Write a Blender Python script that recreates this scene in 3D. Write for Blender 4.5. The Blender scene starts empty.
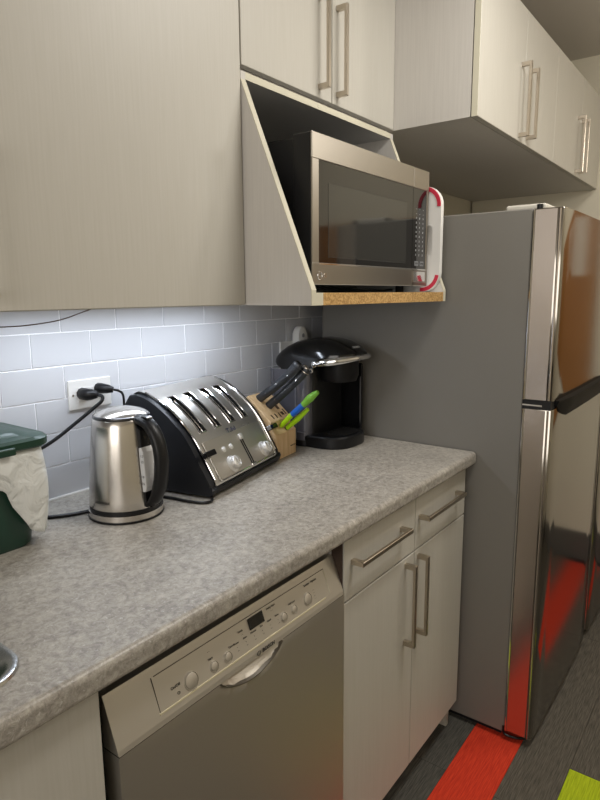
import bpy, bmesh, math, random
from mathutils import Vector, Matrix
random.seed(7)
S = bpy.context.scene
COL = S.collection
PI = math.pi

# ------------------------------------------------------------------ camera
cam_d = bpy.data.cameras.new('camera')
cam = bpy.data.objects.new('camera', cam_d); COL.objects.link(cam); S.camera = cam
YAW, PIT, ROL, FPX = 53.2838, 9.886, -0.4352, 609.56
def cam_setup():
    a, b, r = (math.radians(t) for t in (YAW, PIT, ROL))
    fw = Vector((math.sin(a)*math.cos(b), math.cos(a)*math.cos(b), -math.sin(b)))
    rt = Vector((math.cos(a), -math.sin(a), 0)); up = rt.cross(fw)
    rt2 = rt*math.cos(r)+up*math.sin(r); up2 = -rt*math.sin(r)+up*math.cos(r)
    M = Matrix((rt2, up2, -fw)).transposed().to_4x4()
    M.translation = (-1.73617, -1.28772, 1.38158)
    cam.matrix_world = M
cam_setup()
cam_d.sensor_fit = 'VERTICAL'; cam_d.sensor_height = 24.0
cam_d.lens = FPX/800*24.0
cam_d.clip_start = 0.02

# ------------------------------------------------------------------ world, light, exposure
w = bpy.data.worlds.new('world'); S.world = w; w.use_nodes = True
w.node_tree.nodes['Background'].inputs[0].default_value = (0.75, 0.78, 0.85, 1)
w.node_tree.nodes['Background'].inputs[1].default_value = 0.3
S.view_settings.view_transform = 'Standard'; S.view_settings.look = 'None'
S.view_settings.exposure = 0.0; S.view_settings.gamma = 1.0
S.view_settings.use_curve_mapping = False
def area(name, loc, rot, sx, sy, power, col, spread=180):
    l = bpy.data.lights.new(name, 'AREA'); l.shape = 'RECTANGLE'; l.size = sx; l.size_y = sy
    l.energy = power; l.color = col; l.spread = math.radians(spread)
    o = bpy.data.objects.new(name, l); COL.objects.link(o); o.location = loc; o.rotation_euler = rot
    return o
def point(name, loc, power, col, r=.12):
    l = bpy.data.lights.new(name, 'POINT'); l.energy = power; l.color = col; l.shadow_soft_size = r
    o = bpy.data.objects.new(name, l); COL.objects.link(o); o.location = loc; return o
area('ceiling_lamp', (-0.28, -1.2, 2.44), (0, 0, 0), 0.6, 0.3, 18.5, (1.0, 0.965, 0.90))
point('fill_point', (0.75, -1.75, 2.15), 14.5, (1.0, 0.95, 0.87))  # added fill light, no such fixture known; lifts the ceiling and right side
area('window_light', (-3.25, -1.35, 1.65), (0, math.radians(-90), 0), 1.3, 1.5, 22.0, (1.0, 0.96, 0.92))
area('strip_lamp', (-0.80, -0.15, 1.3525), (0, 0, 0), 0.74, 0.035, 2.3, (0.80, 0.88, 1.0))

# ------------------------------------------------------------------ material helpers
def rgb(*c):
    f = lambda v: (v/255/12.92 if v/255 <= .04045 else ((v/255+.055)/1.055)**2.4)
    return (f(c[0]), f(c[1]), f(c[2]), 1)
MC = {}
def mat(name, col, rough=.5, metal=0, noise=None, bump=0, stretch=(1,1,1), scale=40, col2=None, spec=.5, trans=0, alpha=1, emit=None, coat=0):
    if name in MC: return MC[name]
    m = bpy.data.materials.new(name); m.use_nodes = True; nt = m.node_tree
    b = nt.nodes['Principled BSDF']
    b.inputs['Base Color'].default_value = col; b.inputs['Roughness'].default_value = rough
    b.inputs['Metallic'].default_value = metal
    b.inputs['Specular IOR Level'].default_value = spec
    b.inputs['Transmission Weight'].default_value = trans
    b.inputs['Alpha'].default_value = alpha
    b.inputs['Coat Weight'].default_value = coat
    if emit:
        b.inputs['Emission Color'].default_value = emit[0]; b.inputs['Emission Strength'].default_value = emit[1]
    if col2 is not None or bump:
        tc = nt.nodes.new('ShaderNodeTexCoord'); mp = nt.nodes.new('ShaderNodeMapping')
        nt.links.new(tc.outputs['Object'], mp.inputs[0]); mp.inputs['Scale'].default_value = stretch
        n = nt.nodes.new('ShaderNodeTexNoise'); n.inputs['Scale'].default_value = scale
        n.inputs['Detail'].default_value = 4; nt.links.new(mp.outputs[0], n.inputs['Vector'])
        if col2 is not None:
            r = nt.nodes.new('ShaderNodeValToRGB'); nt.links.new(n.outputs['Fac'], r.inputs[0])
            r.color_ramp.elements[0].position = .35; r.color_ramp.elements[1].position = .65
            r.color_ramp.elements[0].color = col; r.color_ramp.elements[1].color = col2
            nt.links.new(r.outputs[0], b.inputs['Base Color'])
        if bump:
            bp = nt.nodes.new('ShaderNodeBump'); bp.inputs['Strength'].default_value = bump
            bp.inputs['Distance'].default_value = .001
            nt.links.new(n.outputs['Fac'], bp.inputs['Height']); nt.links.new(bp.outputs[0], b.inputs['Normal'])
    MC[name] = m
    return m

def counter_mat():
    m = bpy.data.materials.new('stone_laminate'); m.use_nodes = True; nt = m.node_tree; b = nt.nodes['Principled BSDF']
    tc = nt.nodes.new('ShaderNodeTexCoord')
    def noise(sc, det, dist=0, rough=.6):
        n = nt.nodes.new('ShaderNodeTexNoise'); n.inputs['Scale'].default_value = sc; n.inputs['Detail'].default_value = det
        n.inputs['Distortion'].default_value = dist; n.inputs['Roughness'].default_value = rough
        nt.links.new(tc.outputs['Object'], n.inputs['Vector']); return n
    n1 = noise(9, 6, .6); n2 = noise(80, 9, .5, .8); n3 = noise(170, 4, .5)
    r1 = nt.nodes.new('ShaderNodeValToRGB'); nt.links.new(n1.outputs['Fac'], r1.inputs[0])
    r1.color_ramp.elements[0].position = .3; r1.color_ramp.elements[1].position = .72
    r1.color_ramp.elements[0].color = rgb(120,114,106); r1.color_ramp.elements[1].color = rgb(166,160,149)
    r2 = nt.nodes.new('ShaderNodeValToRGB'); nt.links.new(n2.outputs['Fac'], r2.inputs[0])
    r2.color_ramp.elements[0].position = .36; r2.color_ramp.elements[1].position = .66
    r2.color_ramp.elements[0].color = rgb(94,88,82); r2.color_ramp.elements[1].color = rgb(214,208,198)
    mx = nt.nodes.new('ShaderNodeMixRGB'); mx.inputs[0].default_value = .5
    nt.links.new(r1.outputs[0], mx.inputs[1]); nt.links.new(r2.outputs[0], mx.inputs[2])
    r3 = nt.nodes.new('ShaderNodeValToRGB'); nt.links.new(n3.outputs['Fac'], r3.inputs[0])
    r3.color_ramp.elements[0].position = .62; r3.color_ramp.elements[1].position = .7
    r3.color_ramp.elements[0].color = (0,0,0,1); r3.color_ramp.elements[1].color = (.5,.5,.5,1)
    mx2 = nt.nodes.new('ShaderNodeMixRGB'); mx2.inputs[2].default_value = rgb(214,211,208)
    nt.links.new(r3.outputs[0], mx2.inputs[0]); nt.links.new(mx.outputs[0], mx2.inputs[1])
    nt.links.new(mx2.outputs[0], b.inputs['Base Color'])
    b.inputs['Roughness'].default_value = .42
    bp = nt.nodes.new('ShaderNodeBump'); bp.inputs['Strength'].default_value = .12; bp.inputs['Distance'].default_value = .0006
    nt.links.new(n2.outputs['Fac'], bp.inputs['Height']); nt.links.new(bp.outputs[0], b.inputs['Normal'])
    return m
def laminate(name, c1, c2, rough=.45):
    return mat(name, c1, rough, 0, bump=.08, stretch=(1,1,.03), scale=260, col2=c2)
def steel(name, c, rough, stretch=(1,1,.02), bump=.06, c2=None):
    return mat(name, c, rough, 1, bump=bump, stretch=stretch, scale=500, col2=c2)

CTR = counter_mat()
CAB = laminate('greige_laminate', rgb(185,181,171), rgb(189,185,176))
CABE = mat('cream_edge_band', rgb(205,200,180), .5)
CABB = laminate('grey_laminate_carcass', rgb(198,194,188), rgb(203,199,193))
NICH = mat('grey_laminate', rgb(190,190,190), .5)
TILE = mat('white_glazed_tile', rgb(204,205,209), .16)
GROUT = mat('grey_grout', rgb(248,248,250), .8)
WALL = mat('cream_wall_paint', rgb(222,215,196), .8)
CEIL = mat('ceiling_paint', rgb(196,190,180), .9)
BASEB = mat('grey_vinyl_base', rgb(92,90,86), .5)
BLK = mat('black_plastic', rgb(15,15,17), .4, spec=.35)
GLB = mat('glossy_black_plastic', rgb(9,9,11), .12)
MBK = mat('matte_black', rgb(14,14,15), .7)
DGAP = mat('dark_gap', rgb(10,10,10), .9)
NICK = mat('satin_nickel', rgb(196,186,172), .28, 1)
SSF = steel('stainless_fridge_front', rgb(156,151,143), .13, (1,1,.02), .02)
SSE = steel('stainless_door_edge', rgb(205,196,190), .24, (1,1,.02), .05)
SSH = steel('stainless_horizontal_grain', rgb(158,152,143), .36, (.02,1,1), .05)
SSD = steel('stainless_dishwasher', rgb(204,199,191), .5, (.02,1,1), .05)
SSK = steel('brushed_kettle_steel', rgb(204,199,192), .24, (1,1,.03), .06)
SST = steel('brushed_toaster_steel', rgb(226,223,217), .33, (.03,1,1), .06)
CHR = mat('chrome', rgb(225,225,225), .1, 1)
FSIDE = mat('grey_textured_fridge_side', rgb(120,117,111), .48, bump=.25, scale=900, spec=.5)
GASK = mat('grey_gasket', rgb(120,118,120), .5)
CHIP = mat('chipboard_edge', rgb(150,112,62), .8, bump=.6, scale=260, col2=rgb(208,170,110))
WHT = mat('white_plastic', rgb(228,226,222), .4)
RED = mat('red_rubber', rgb(200,40,66), .5)
GRN = mat('dark_green_plastic', rgb(12,52,38), .38)
WOOD = mat('pale_beech_wood', rgb(206,172,128), .5, bump=.1, stretch=(1,1,.12), scale=90, col2=rgb(222,192,150))
LIME = mat('lime_plastic', rgb(160,205,20), .4)
BLUE = mat('blue_plastic', rgb(20,90,180), .4)
OLV = mat('grass_green_plastic', rgb(110,165,50), .45)
TXT = mat('dark_print', rgb(30,28,26), .6)
TXW = mat('light_print', rgb(200,200,200), .6)
CARG = mat('grey_carpet', rgb(66,62,55), .95, bump=.9, stretch=(.06,1,1), scale=330, col2=rgb(98,92,82))
CARD = mat('charcoal_carpet', rgb(54,53,49), .95, bump=.9, stretch=(.06,1,1), scale=330, col2=rgb(84,82,75))
CARR = mat('orange_red_carpet', rgb(182,40,14), .95, bump=.9, stretch=(.06,1,1), scale=330, col2=rgb(210,58,26))
CARL = mat('lime_carpet', rgb(150,168,8), .95, bump=.9, stretch=(.06,1,1), scale=330, col2=rgb(180,196,22))
MGL = mat('dark_oven_glass', rgb(16,16,17), .06, 0, spec=.9)
MWN = mat('oven_window_mesh', rgb(40,40,38), .09, 0, spec=.9)
SMK = mat('smoked_plastic', rgb(82,82,90), .12, 0, spec=.7, coat=.5)
CLRW = mat('water_gauge', rgb(205,205,205), .3)
CORK = mat('brown_wood_veneer', rgb(150,100,46), .5, bump=.1, stretch=(1,1,.1), scale=60, col2=rgb(168,114,56))
PAPER = mat('white_paper', rgb(225,222,212), .8)

# ------------------------------------------------------------------ geometry helpers
def B(): return bmesh.new()
def bx(bm, x0, x1, y0, y1, z0, z1, bev=0, seg=1, M=None):
    vs = [bm.verts.new((x, y, z)) for z in (z0, z1) for x, y in ((x0,y0),(x1,y0),(x1,y1),(x0,y1))]
    fs = [bm.faces.new([vs[i] for i in f]) for f in ((3,2,1,0),(4,5,6,7),(0,1,5,4),(1,2,6,5),(2,3,7,6),(3,0,4,7))]
    out = vs
    if bev:
        es = list({e for f in fs for e in f.edges})
        r = bmesh.ops.bevel(bm, geom=es, offset=bev, segments=seg, affect='EDGES', profile=.5)
        out = list({v for f in r['faces'] for v in f.verts})
        allf = set(r['faces'])
        out = list({v for v in out})
    if M: bmesh.ops.transform(bm, matrix=M, verts=out)
    return bm
def prism(bm, pts, a, b, axis='x', bev=0, seg=2):
    """polygon pts in the plane across the axis, extruded from a to b"""
    def P(p, t):
        return {'x': (t, p[0], p[1]), 'y': (p[0], t, p[1]), 'z': (p[0], p[1], t)}[axis]
    v0 = [bm.verts.new(P(p, a)) for p in pts]; v1 = [bm.verts.new(P(p, b)) for p in pts]
    n = len(pts); fs = [bm.faces.new(v0), bm.faces.new(v1[::-1])]
    for i in range(n): fs.append(bm.faces.new((v0[i], v1[i], v1[(i+1)%n], v0[(i+1)%n])))
    if bev:
        es = list(set(fs[0].edges) | set(fs[1].edges))
        bmesh.ops.bevel(bm, geom=es, offset=bev, segments=seg, affect='EDGES', profile=.5)
    bmesh.ops.recalc_face_normals(bm, faces=bm.faces[:])
    return bm
def lathe(bm, prof, cx=0, cy=0, n=48, cz=0, sx=1, sy=1):
    rings = []
    for r, z in prof:
        if r < 1e-6: rings.append([bm.verts.new((cx, cy, cz+z))])
        else: rings.append([bm.verts.new((cx+sx*r*math.cos(2*PI*i/n), cy+sy*r*math.sin(2*PI*i/n), cz+z)) for i in range(n)])
    for a, b in zip(rings, rings[1:]):
        for i in range(n):
            j = (i+1) % n
            if len(a) == 1 and len(b) == 1: continue
            if len(a) == 1: bm.faces.new((a[0], b[j], b[i]))
            elif len(b) == 1: bm.faces.new((a[i], a[j], b[0]))
            else: bm.faces.new((a[i], a[j], b[j], b[i]))
    bmesh.ops.recalc_face_normals(bm, faces=bm.faces[:])
    return bm
def smooth_path(pts, k=6):
    pts = [Vector(p) for p in pts]; out = []
    P = [pts[0]*2-pts[1]] + pts + [pts[-1]*2-pts[-2]]
    for i in range(1, len(P)-2):
        for t in range(k):
            s = t/k; a, b, c, d = P[i-1], P[i], P[i+1], P[i+2]
            out.append(.5*((2*b)+(c-a)*s+(2*a-5*b+4*c-d)*s*s+(3*b-a-3*c+d)*s**3))
    out.append(pts[-1]); return out
def tube(bm, pts, r, n=8, smooth=0, rx=None, upv=(0,0,1)):
    """r: radius or list; rx: second half-width for an oval section"""
    if smooth: pts = smooth_path(pts, smooth)
    pts = [Vector(p) for p in pts]; N = len(pts)
    def R(i, q):
        if isinstance(q, (int, float)): return q
        t = i/(N-1)*(len(q)-1); k = min(int(t), len(q)-2); return q[k]+(q[k+1]-q[k])*(t-k)
    prev = None; rings = []
    for i, p in enumerate(pts):
        d = (pts[min(i+1, N-1)]-pts[max(i-1, 0)]).normalized()
        if prev is None:
            u = Vector(upv)
            if abs(u.dot(d)) > .95: u = Vector((1,0,0))
            prev = (u-d*u.dot(d)).normalized()
        u = (prev-d*prev.dot(d)).normalized(); prev = u; v = d.cross(u)
        ru = R(i, r); rv = R(i, rx) if rx is not None else ru
        rings.append([bm.verts.new(p+u*ru*math.cos(2*PI*j/n)+v*rv*math.sin(2*PI*j/n)) for j in range(n)])
    for a, b in zip(rings, rings[1:]):
        for j in range(n): bm.faces.new((a[j], a[(j+1)%n], b[(j+1)%n], b[j]))
    bm.faces.new(rings[0][::-1]); bm.faces.new(rings[-1])
    return bm
def loft(bm, rings, cap=True):
    R = [[bm.verts.new(p) for p in r] for r in rings]; n = len(R[0])
    for a, b in zip(R, R[1:]):
        for j in range(n): bm.faces.new((a[j], a[(j+1)%n], b[(j+1)%n], b[j]))
    if cap: bm.faces.new(R[0][::-1]); bm.faces.new(R[-1])
    bmesh.ops.recalc_face_normals(bm, faces=bm.faces[:])
    return bm
def obj(name, bm, m, parent=None, smooth=False, label=None):
    if smooth:
        for f in bm.faces: f.smooth = True
    me = bpy.data.meshes.new(name); bm.to_mesh(me); bm.free()
    if smooth:
        try: me.set_sharp_from_angle(angle=math.radians(38))
        except Exception: pass
    me.materials.append(m)
    o = bpy.data.objects.new(name, me); COL.objects.link(o)
    if parent: o.parent = parent
    if label: o['label'] = label
    return o
def tag(o, label, cat, group=None):
    o['label'] = label; o['category'] = cat
    if group: o['group'] = group
    return o
def thing(name, label, cat, loc=(0,0,0), rz=0, group=None):
    o = bpy.data.objects.new(name, None); COL.objects.link(o)
    o.location = loc; o.rotation_euler = (0, 0, rz); o.empty_display_size = .05
    return tag(o, label, cat, group)
def struct(name, bm, m, parent=None, label=None):
    o = obj(name, bm, m, parent)
    if not parent: o['kind'] = 'structure'
    if label: o['label'] = label
    return o
def text_bm(s, size, depth=.0004, M=None, align='CENTER'):
    cu = bpy.data.curves.new('t', 'FONT'); cu.body = s; cu.size = size; cu.extrude = depth
    cu.align_x = align; cu.align_y = 'CENTER'; cu.resolution_u = 3
    o = bpy.data.objects.new('t', cu); COL.objects.link(o)
    bpy.context.view_layer.update()
    dg = bpy.context.evaluated_depsgraph_get()
    me = bpy.data.meshes.new_from_object(o.evaluated_get(dg))
    bm = B(); bm.from_mesh(me); bpy.data.objects.remove(o); bpy.data.curves.remove(cu); bpy.data.meshes.remove(me)
    if M: bmesh.ops.transform(bm, matrix=M, verts=bm.verts[:])
    return bm
def face_front(x, y, z, tilt=0, rz=0):
    """text on a plane facing -y; tilt leans the plane back"""
    return Matrix.Translation((x, y, z)) @ Matrix.Rotation(rz, 4, 'Z') @ Matrix.Rotation(PI/2-tilt, 4, 'X')
def join(a, b):
    me = bpy.data.meshes.new('j'); b.to_mesh(me); b.free(); a.from_mesh(me); bpy.data.meshes.remove(me); return a

# ------------------------------------------------------------------ room shell
X0, X1, Y0, Y1, H = -3.3, 1.55, -2.7, 0.0, 2.462
bm = B(); bx(bm, X0, X1+.1, 0.009, .11, 0, H); wall_back = struct('wall_back', bm, WALL)
bm = B(); bx(bm, -2.6, .30, 0.0014, 0.009, .86, 1.42); struct('grout', bm, GROUT, wall_back)
# subway tiles, one object each
TP, TW, TX, ZC = .0776, .1535, -1.0088, .91
tb = B(); bx(tb, -TW/2+.0013, TW/2-.0013, -.0003, .007, -TP/2+.0013, TP/2-.0013, .0010, 2)
tile0 = obj('tile', tb, TILE, wall_back)
first = True
for k in range(6):
    off = 0 if k % 2 == 0 else TW/2
    for i in range(-7, 10):
        cx = TX + i*TW + TW/2 + off
        if cx > .2: continue
        t = tile0 if first else tile0.copy()
        if not first: COL.objects.link(t); t.parent = wall_back
        first = False
        t.location = (cx, 0, ZC+TP*(k+.5))
        t.rotation_euler = (random.uniform(-.004, .004), 0, random.uniform(-.004, .004))
bm = B(); bx(bm, X1, X1+.1, Y0, 0, 0, H); struct('wall_right', bm, WALL)
bm = B(); bx(bm, X0-.1, X0, Y0, .1, 0, H); struct('wall_left', bm, WALL)
bm = B(); bx(bm, X0-.1, X1+.1, Y0-.1, Y0, 0, H); struct('wall_front', bm, WALL)
bm = B(); bx(bm, X0-.1, X1+.1, Y0-.1, .1, H, H+.1); struct('ceiling', bm, CEIL)
bm = B(); bx(bm, X1-.008, X1, Y0, 0, 0, .15, .002); struct('baseboard_right', bm, BASEB)
bm = B(); bx(bm, X0, X1-.008, Y0, Y0+.008, 0, .15, .002); struct('baseboard_front', bm, BASEB)
# floor: carpet planks, rows run along x
bm = B(); bx(bm, X0-.1, X1+.1, Y0-.1, .1, -.1, -.006); floor = struct('floor', bm, MBK)
RW = .1455; y_ref = -.682
cache = {}
def plank(xa, xb, row, m):
    key = (round(xb-xa, 3), m.name)
    ya = y_ref-row*RW
    if key not in cache:
        b = B(); L = xb-xa; bx(b, 0, L-.0008, -RW+.0008, 0, -.0065, 0, .0008)
        o = obj('carpet_plank', b, m, floor); cache[key] = o
    else:
        o = cache[key].copy(); COL.objects.link(o); o.parent = floor
    o.location = (xa, ya, 0)
    o.rotation_euler = (0, 0, 0)
for r in range(-3, 12):
    if r == 0: segs = [(-2.2,-1.2,CARG),(-1.2,-.62,CARD),(-.62,.38,CARR),(.38,1.5,CARG)]
    elif r == 2: segs = [(-2.2,-.5,CARG),(-.5,0.0,CARL),(0.0,.45,CARG),(.45,1.5,CARR)]
    else:
        s = -2.2+random.uniform(0, .5); segs = []
        pal = [CARD if r < 0 else CARG, CARG, CARG, CARD]
        x = -2.7+random.uniform(0, .5)
        while x < X1-.01:
            e = min(x+1.0, X1)
            if e > X1-.12: e = X1
            segs.append((x, e, random.choice(pal) if r != -1 else CARD)); x = e
    for a, b, m in segs: plank(a, b, r, m)

# ------------------------------------------------------------------ handles
def v_handle(parent, x, yf, z0, z1, proj=.032, wd=.011):
    """vertical flat bar pull: bar plus two square feet"""
    bm = B(); bx(bm, x-wd/2, x+wd/2, yf-proj, yf-proj+.008, z0, z1, .001)
    for z in (z0, z1-.012): bx(bm, x-wd/2, x+wd/2, yf-proj+.007, yf, z, z+.012)
    return obj('handle', bm, NICK, parent)
def h_handle(parent, x0, x1, yf, z, proj=.032, wd=.011):
    bm = B(); bx(bm, x0, x1, yf-proj, yf-proj+.008, z-wd/2, z+wd/2, .001)
    for x in (x0, x1-.012): bx(bm, x, x+.012, yf-proj+.007, yf, z-wd/2, z+wd/2)
    return obj('handle', bm, NICK, parent)
def slab(name, x0, x1, yf, z0, z1, parent, th=.018, m=None):
    bm = B(); bx(bm, x0, x1, yf, yf+th, z0, z1, .0012)
    return obj(name, bm, m or CAB, parent)

# ------------------------------------------------------------------ wall cabinets
YU = -.358
UB = 1.357
cab = thing('wall_cabinet', 'large greige wall cabinet with one plain door above the kettle, left of the microwave', 'cabinet', (-1.005, 0, UB))
def at(root, o):  # keep world coordinates for meshes modelled in world space
    o.location = o.location - root.location; return o
bm = B(); bx(bm, -1.325, -.692, YU+.02, 0.0, UB, 2.257)
at(cab, obj('cabinet_body', bm, CABB, cab))
d = at(cab, slab('door', -1.325, -.6925, YU, UB+.001, 2.257, cab)); v_handle(d, -1.2735, YU, 1.379, 1.60)
blocker_cab = thing('wall_cabinet', 'unseen greige wall cabinet added over the sink to keep light off the left tiles', 'cabinet', (-1.7, 0, UB))  # added out of view so overhead light cannot leak onto the left tiles
bm = B(); bx(bm, -2.3, -1.328, YU+.02, 0, UB, 2.257); at(blocker_cab, obj('cabinet_body', bm, CABB, blocker_cab))
at(blocker_cab, slab('door', -2.3, -1.3285, YU, UB+.001, 2.257, blocker_cab))

cab3 = thing('wall_cabinet', 'short greige wall cabinet with two doors directly above the microwave', 'cabinet', (-.35, 0, 1.85))
bm = B(); bx(bm, -.69, -.0105, YU+.022, 0, 1.852, 2.257); at(cab3, obj('cabinet_body', bm, CABB, cab3))
d = at(cab3, slab('door', -.6885, -.3435, YU, 1.862, 2.257, cab3)); v_handle(d, -.3985, YU, 1.882, 2.098)
d = at(cab3, slab('door', -.3405, -.0105, YU, 1.862, 2.257, cab3)); v_handle(d, -.318, YU, 1.882, 2.098)

YF = -.616
for i, (xa, xb, lab, h1, h2) in enumerate([
    (-.009, .7595, 'deep wall cabinet over the fridge, nearer of the two, with tall paired nickel handles', .3516, .430),
    (.7605, 1.535, 'deep wall cabinet against the far end wall, beyond the one over the near fridge', 1.1, 1.170)]):
    c = thing('wall_cabinet', lab, 'cabinet', ((xa+xb)/2, 0, 1.86))
    bm = B(); bx(bm, xa, xb, YF+.021, 0, 1.8615, 2.257); at(c, obj('cabinet_body', bm, CABB, c))
    mid = (xa+xb)/2+.012
    d = at(c, slab('door', xa, mid-.001, YF, 1.8605, 2.257, c, m=CAB)); v_handle(d, h1, YF, 1.872, 2.094)
    d = at(c, slab('door', mid+.001, xb-.001, YF, 1.8605, 2.257, c)); v_handle(d, h2, YF, 1.878, 2.094)
    if i == 0:
        bm = B(); bx(bm, xa-.0004, xa+.0015, YF+.0006, YF+.0175, 1.8612, 2.256); at(c, obj('edge_band', bm, CABE, c))
bm = B(); bx(bm, 1.535, 1.55, YF+.01, 0, 1.8615, 2.257); struct('trim_1', bm, CAB)

# microwave shelf unit with slanted sides
ms = thing('microwave_shelf', 'open greige shelf unit with slanted sides holding the microwave', 'shelf', (-.35, 0, UB))
side = [(0, UB), (-.54, UB), (-.54, 1.389), (YU+.002, 1.834), (YU+.002, 1.851), (0, 1.851)]
for xa in (-.690, -.0255):
    bm = B(); prism(bm, side, xa, xa+.0155); p = at(ms, obj('side_panel', bm, CABB, ms))
    bm = B()   # cream edge band on the front
    e = [(-.5404, UB), (-.5404, 1.3891), (YU+.0016, 1.8342), (YU+.0035, 1.8342), (-.5385, 1.3887), (-.5385, UB)]
    prism(bm, e, xa-.0003, xa+.0158); obj('edge_band', bm, CABE, p)
bm = B(); bx(bm, -.6745, -.0255, -.538, 0, UB+.001, 1.383); sb = at(ms, obj('shelf_board', bm, WHT, ms))
bm = B(); bx(bm, -.648, -.0255, -.5402, -.538, UB, 1.3835); obj('chipboard_edge', bm, CHIP, sb, label='raw chipboard front edge')
bm = B(); bx(bm, -.6745, -.648, -.5402, -.538, UB, 1.3835); obj('edge_band', bm, CABE, sb)
bm = B(); bx(bm, -.6745, -.0255, YU+.004, 0, 1.836, 1.851); tp_ = at(ms, obj('top_panel', bm, NICH, ms))
bm = B(); bx(bm, -.6745, -.0255, YU+.002, YU+.004, 1.836, 1.851); obj('edge_band', bm, CABE, tp_)
bm = B(); bx(bm, -.6745, -.0255, -.006, -.001, 1.383, 1.836); at(ms, obj('back_panel', bm, NICH, ms, label='grey back panel'))
bm = B()
lathe(bm, [(0,0),(.004,0),(.004,.002),(0,.002)], 0, 0, 12)
bmesh.ops.transform(bm, matrix=Matrix.Translation((-.40, YU+.003, 1.8435)) @ Matrix.Rotation(PI/2, 4, 'X'), verts=bm.verts[:])
at(ms, obj('screw_cap', bm, CABE, ms))

# ------------------------------------------------------------------ microwave
mw = thing('microwave_oven', 'stainless steel microwave oven with dark glass door on the slanted shelf', 'microwave', (-.343, -.29, 1.3835))
MX0, MX1, MZ0, MZ1, MY = -.631, -.055, 1.401, 1.720, -.50
bm = B(); bx(bm, MX0+.004, MX1-.004, -.455, -.05, MZ0+.004, MZ1-.006, .003); at(mw, obj('oven_body', bm, BLK, mw))
bm = B(); bx(bm, MX0+.0004, MX1-.0004, -.4955, -.448, MZ0+.0004, MZ1-.0004, .002); at(mw, obj('front_bezel', bm, BLK, mw))
DX = -.150
wx0, wx1, wz0, wz1 = -.605, -.150, 1.449, 1.666
# steel door frame: four bars around the glass
bm = B()
bx(bm, MX0, DX-.0008, MY, -.4955, wz1, MZ1, .0015, 2); bx(bm, MX0, DX-.0008, MY, -.4955, MZ0, wz0, .0015, 2)
bx(bm, MX0, wx0, MY, -.4955, wz0-.001, wz1+.001, .0015)
dr = at(mw, obj('door', bm, SSH, mw, label='stainless door frame'))
bm = B(); bx(bm, wx0-.001, DX-.0008, MY+.002, -.4955, wz0-.001, wz1+.001); obj('door_glass', bm, MGL, dr)
bm = B(); bx(bm, -.567, -.188, MY+.0012, MY+.003, 1.462, 1.622, .0006); obj('window', bm, MWN, dr, label='dark see-through window')
bm = B()
bx(bm, wx0-.001, DX-.001, MY-.0004, MY+.003, wz0-.0035, wz0-.001); bx(bm, DX+.0006, -.066, MY-.0004, MY+.003, wz0-.0035, wz0-.001)
obj('chrome_trim', bm, CHR, dr)
bm = B()
bx(bm, DX+.0008, MX1, MY, -.4955, wz1, MZ1, .0015, 2); bx(bm, -.066, MX1, MY, -.4955, MZ0, wz1+.001, .0015)
bx(bm, DX+.0008, -.064, MY, -.4955, MZ0, MZ0+.012, .0015); bx(bm, DX+.0008, -.064, MY, -.4955, wz0-.008, wz0, .0010)
bx(bm, DX+.0008, DX+.010, MY, -.4955, MZ0, wz0, .0015)
cp = at(mw, obj('control_frame', bm, SSH, mw))
bm = B(); bx(bm, DX+.0008, -.066, MY+.002, -.4955, wz0-.001, wz1+.001); cg = at(mw, obj('control_panel', bm, MGL, mw))
bm = B(); bx(bm, DX+.010, -.0640, MY+.001, -.4955, MZ0+.012, wz0-.006, .001); at(mw, obj('open_button', bm, CHR, mw, label='glossy square door button'))
bm = B()
for r in range(11):
    z = 1.612-r*.0125
    for c_, x in enumerate((-.128, -.108, -.086)):
        s = ['1','2','3','4','5','6','7','8','9','0','M'][(r*3+c_) % 10]
        join(bm, text_bm(s if r > 1 else '--', .008, .0002, face_front(x, MY+.0016, z)))
obj('keypad_print', bm, TXW, cg)
bm = B()
for x in (-.122, -.089): bx(bm, x-.012, x+.012, MY+.0012, MY+.003, 1.457, 1.470, .0005)
obj('key', bm, mat('grey_key', rgb(120,122,124), .4), cg)
bm = text_bm('START', .0065, .0002, face_front(-.089, MY+.001, 1.4635)); join(bm, text_bm('STOP', .0065, .0002, face_front(-.122, MY+.001, 1.4635)))
obj('key_print', bm, TXT, cg)
# round badge and letters at the lower left of the door
bm = B()
ring = [( -.603+.0085*math.cos(t*PI/12), 1.421+.0085*math.sin(t*PI/12)) for t in range(25)]
tube(bm, [(x, MY-.0005, z) for x, z in ring], .0009, 6)
join(bm, text_bm('L', .011, .0004, face_front(-.6035, MY-.0006, 1.421)))
join(bm, text_bm('G', .013, .0004, face_front(-.583, MY-.0006, 1.421)))
obj('badge', bm, CHR, dr)
bm = B()
for x in (-.60, -.09):
    for y in (-.43, -.08):
        bm = B(); lathe(bm, [(0,0),(.012,0),(.012,.0195),(0,.0195)], x, y, 16, 1.3835); at(mw, obj('foot', bm, MBK, mw))
bm = B(); tube(bm, [(-.56,-.44,1.394),(-.40,-.45,1.3895),(-.22,-.44,1.3885),(-.12,-.42,1.391)], .003, 8, 6)
# (loose cord tucked below the oven)
at(mw, obj('power_cord', bm, BLK, mw, label='cord tucked under the oven'))

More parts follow.
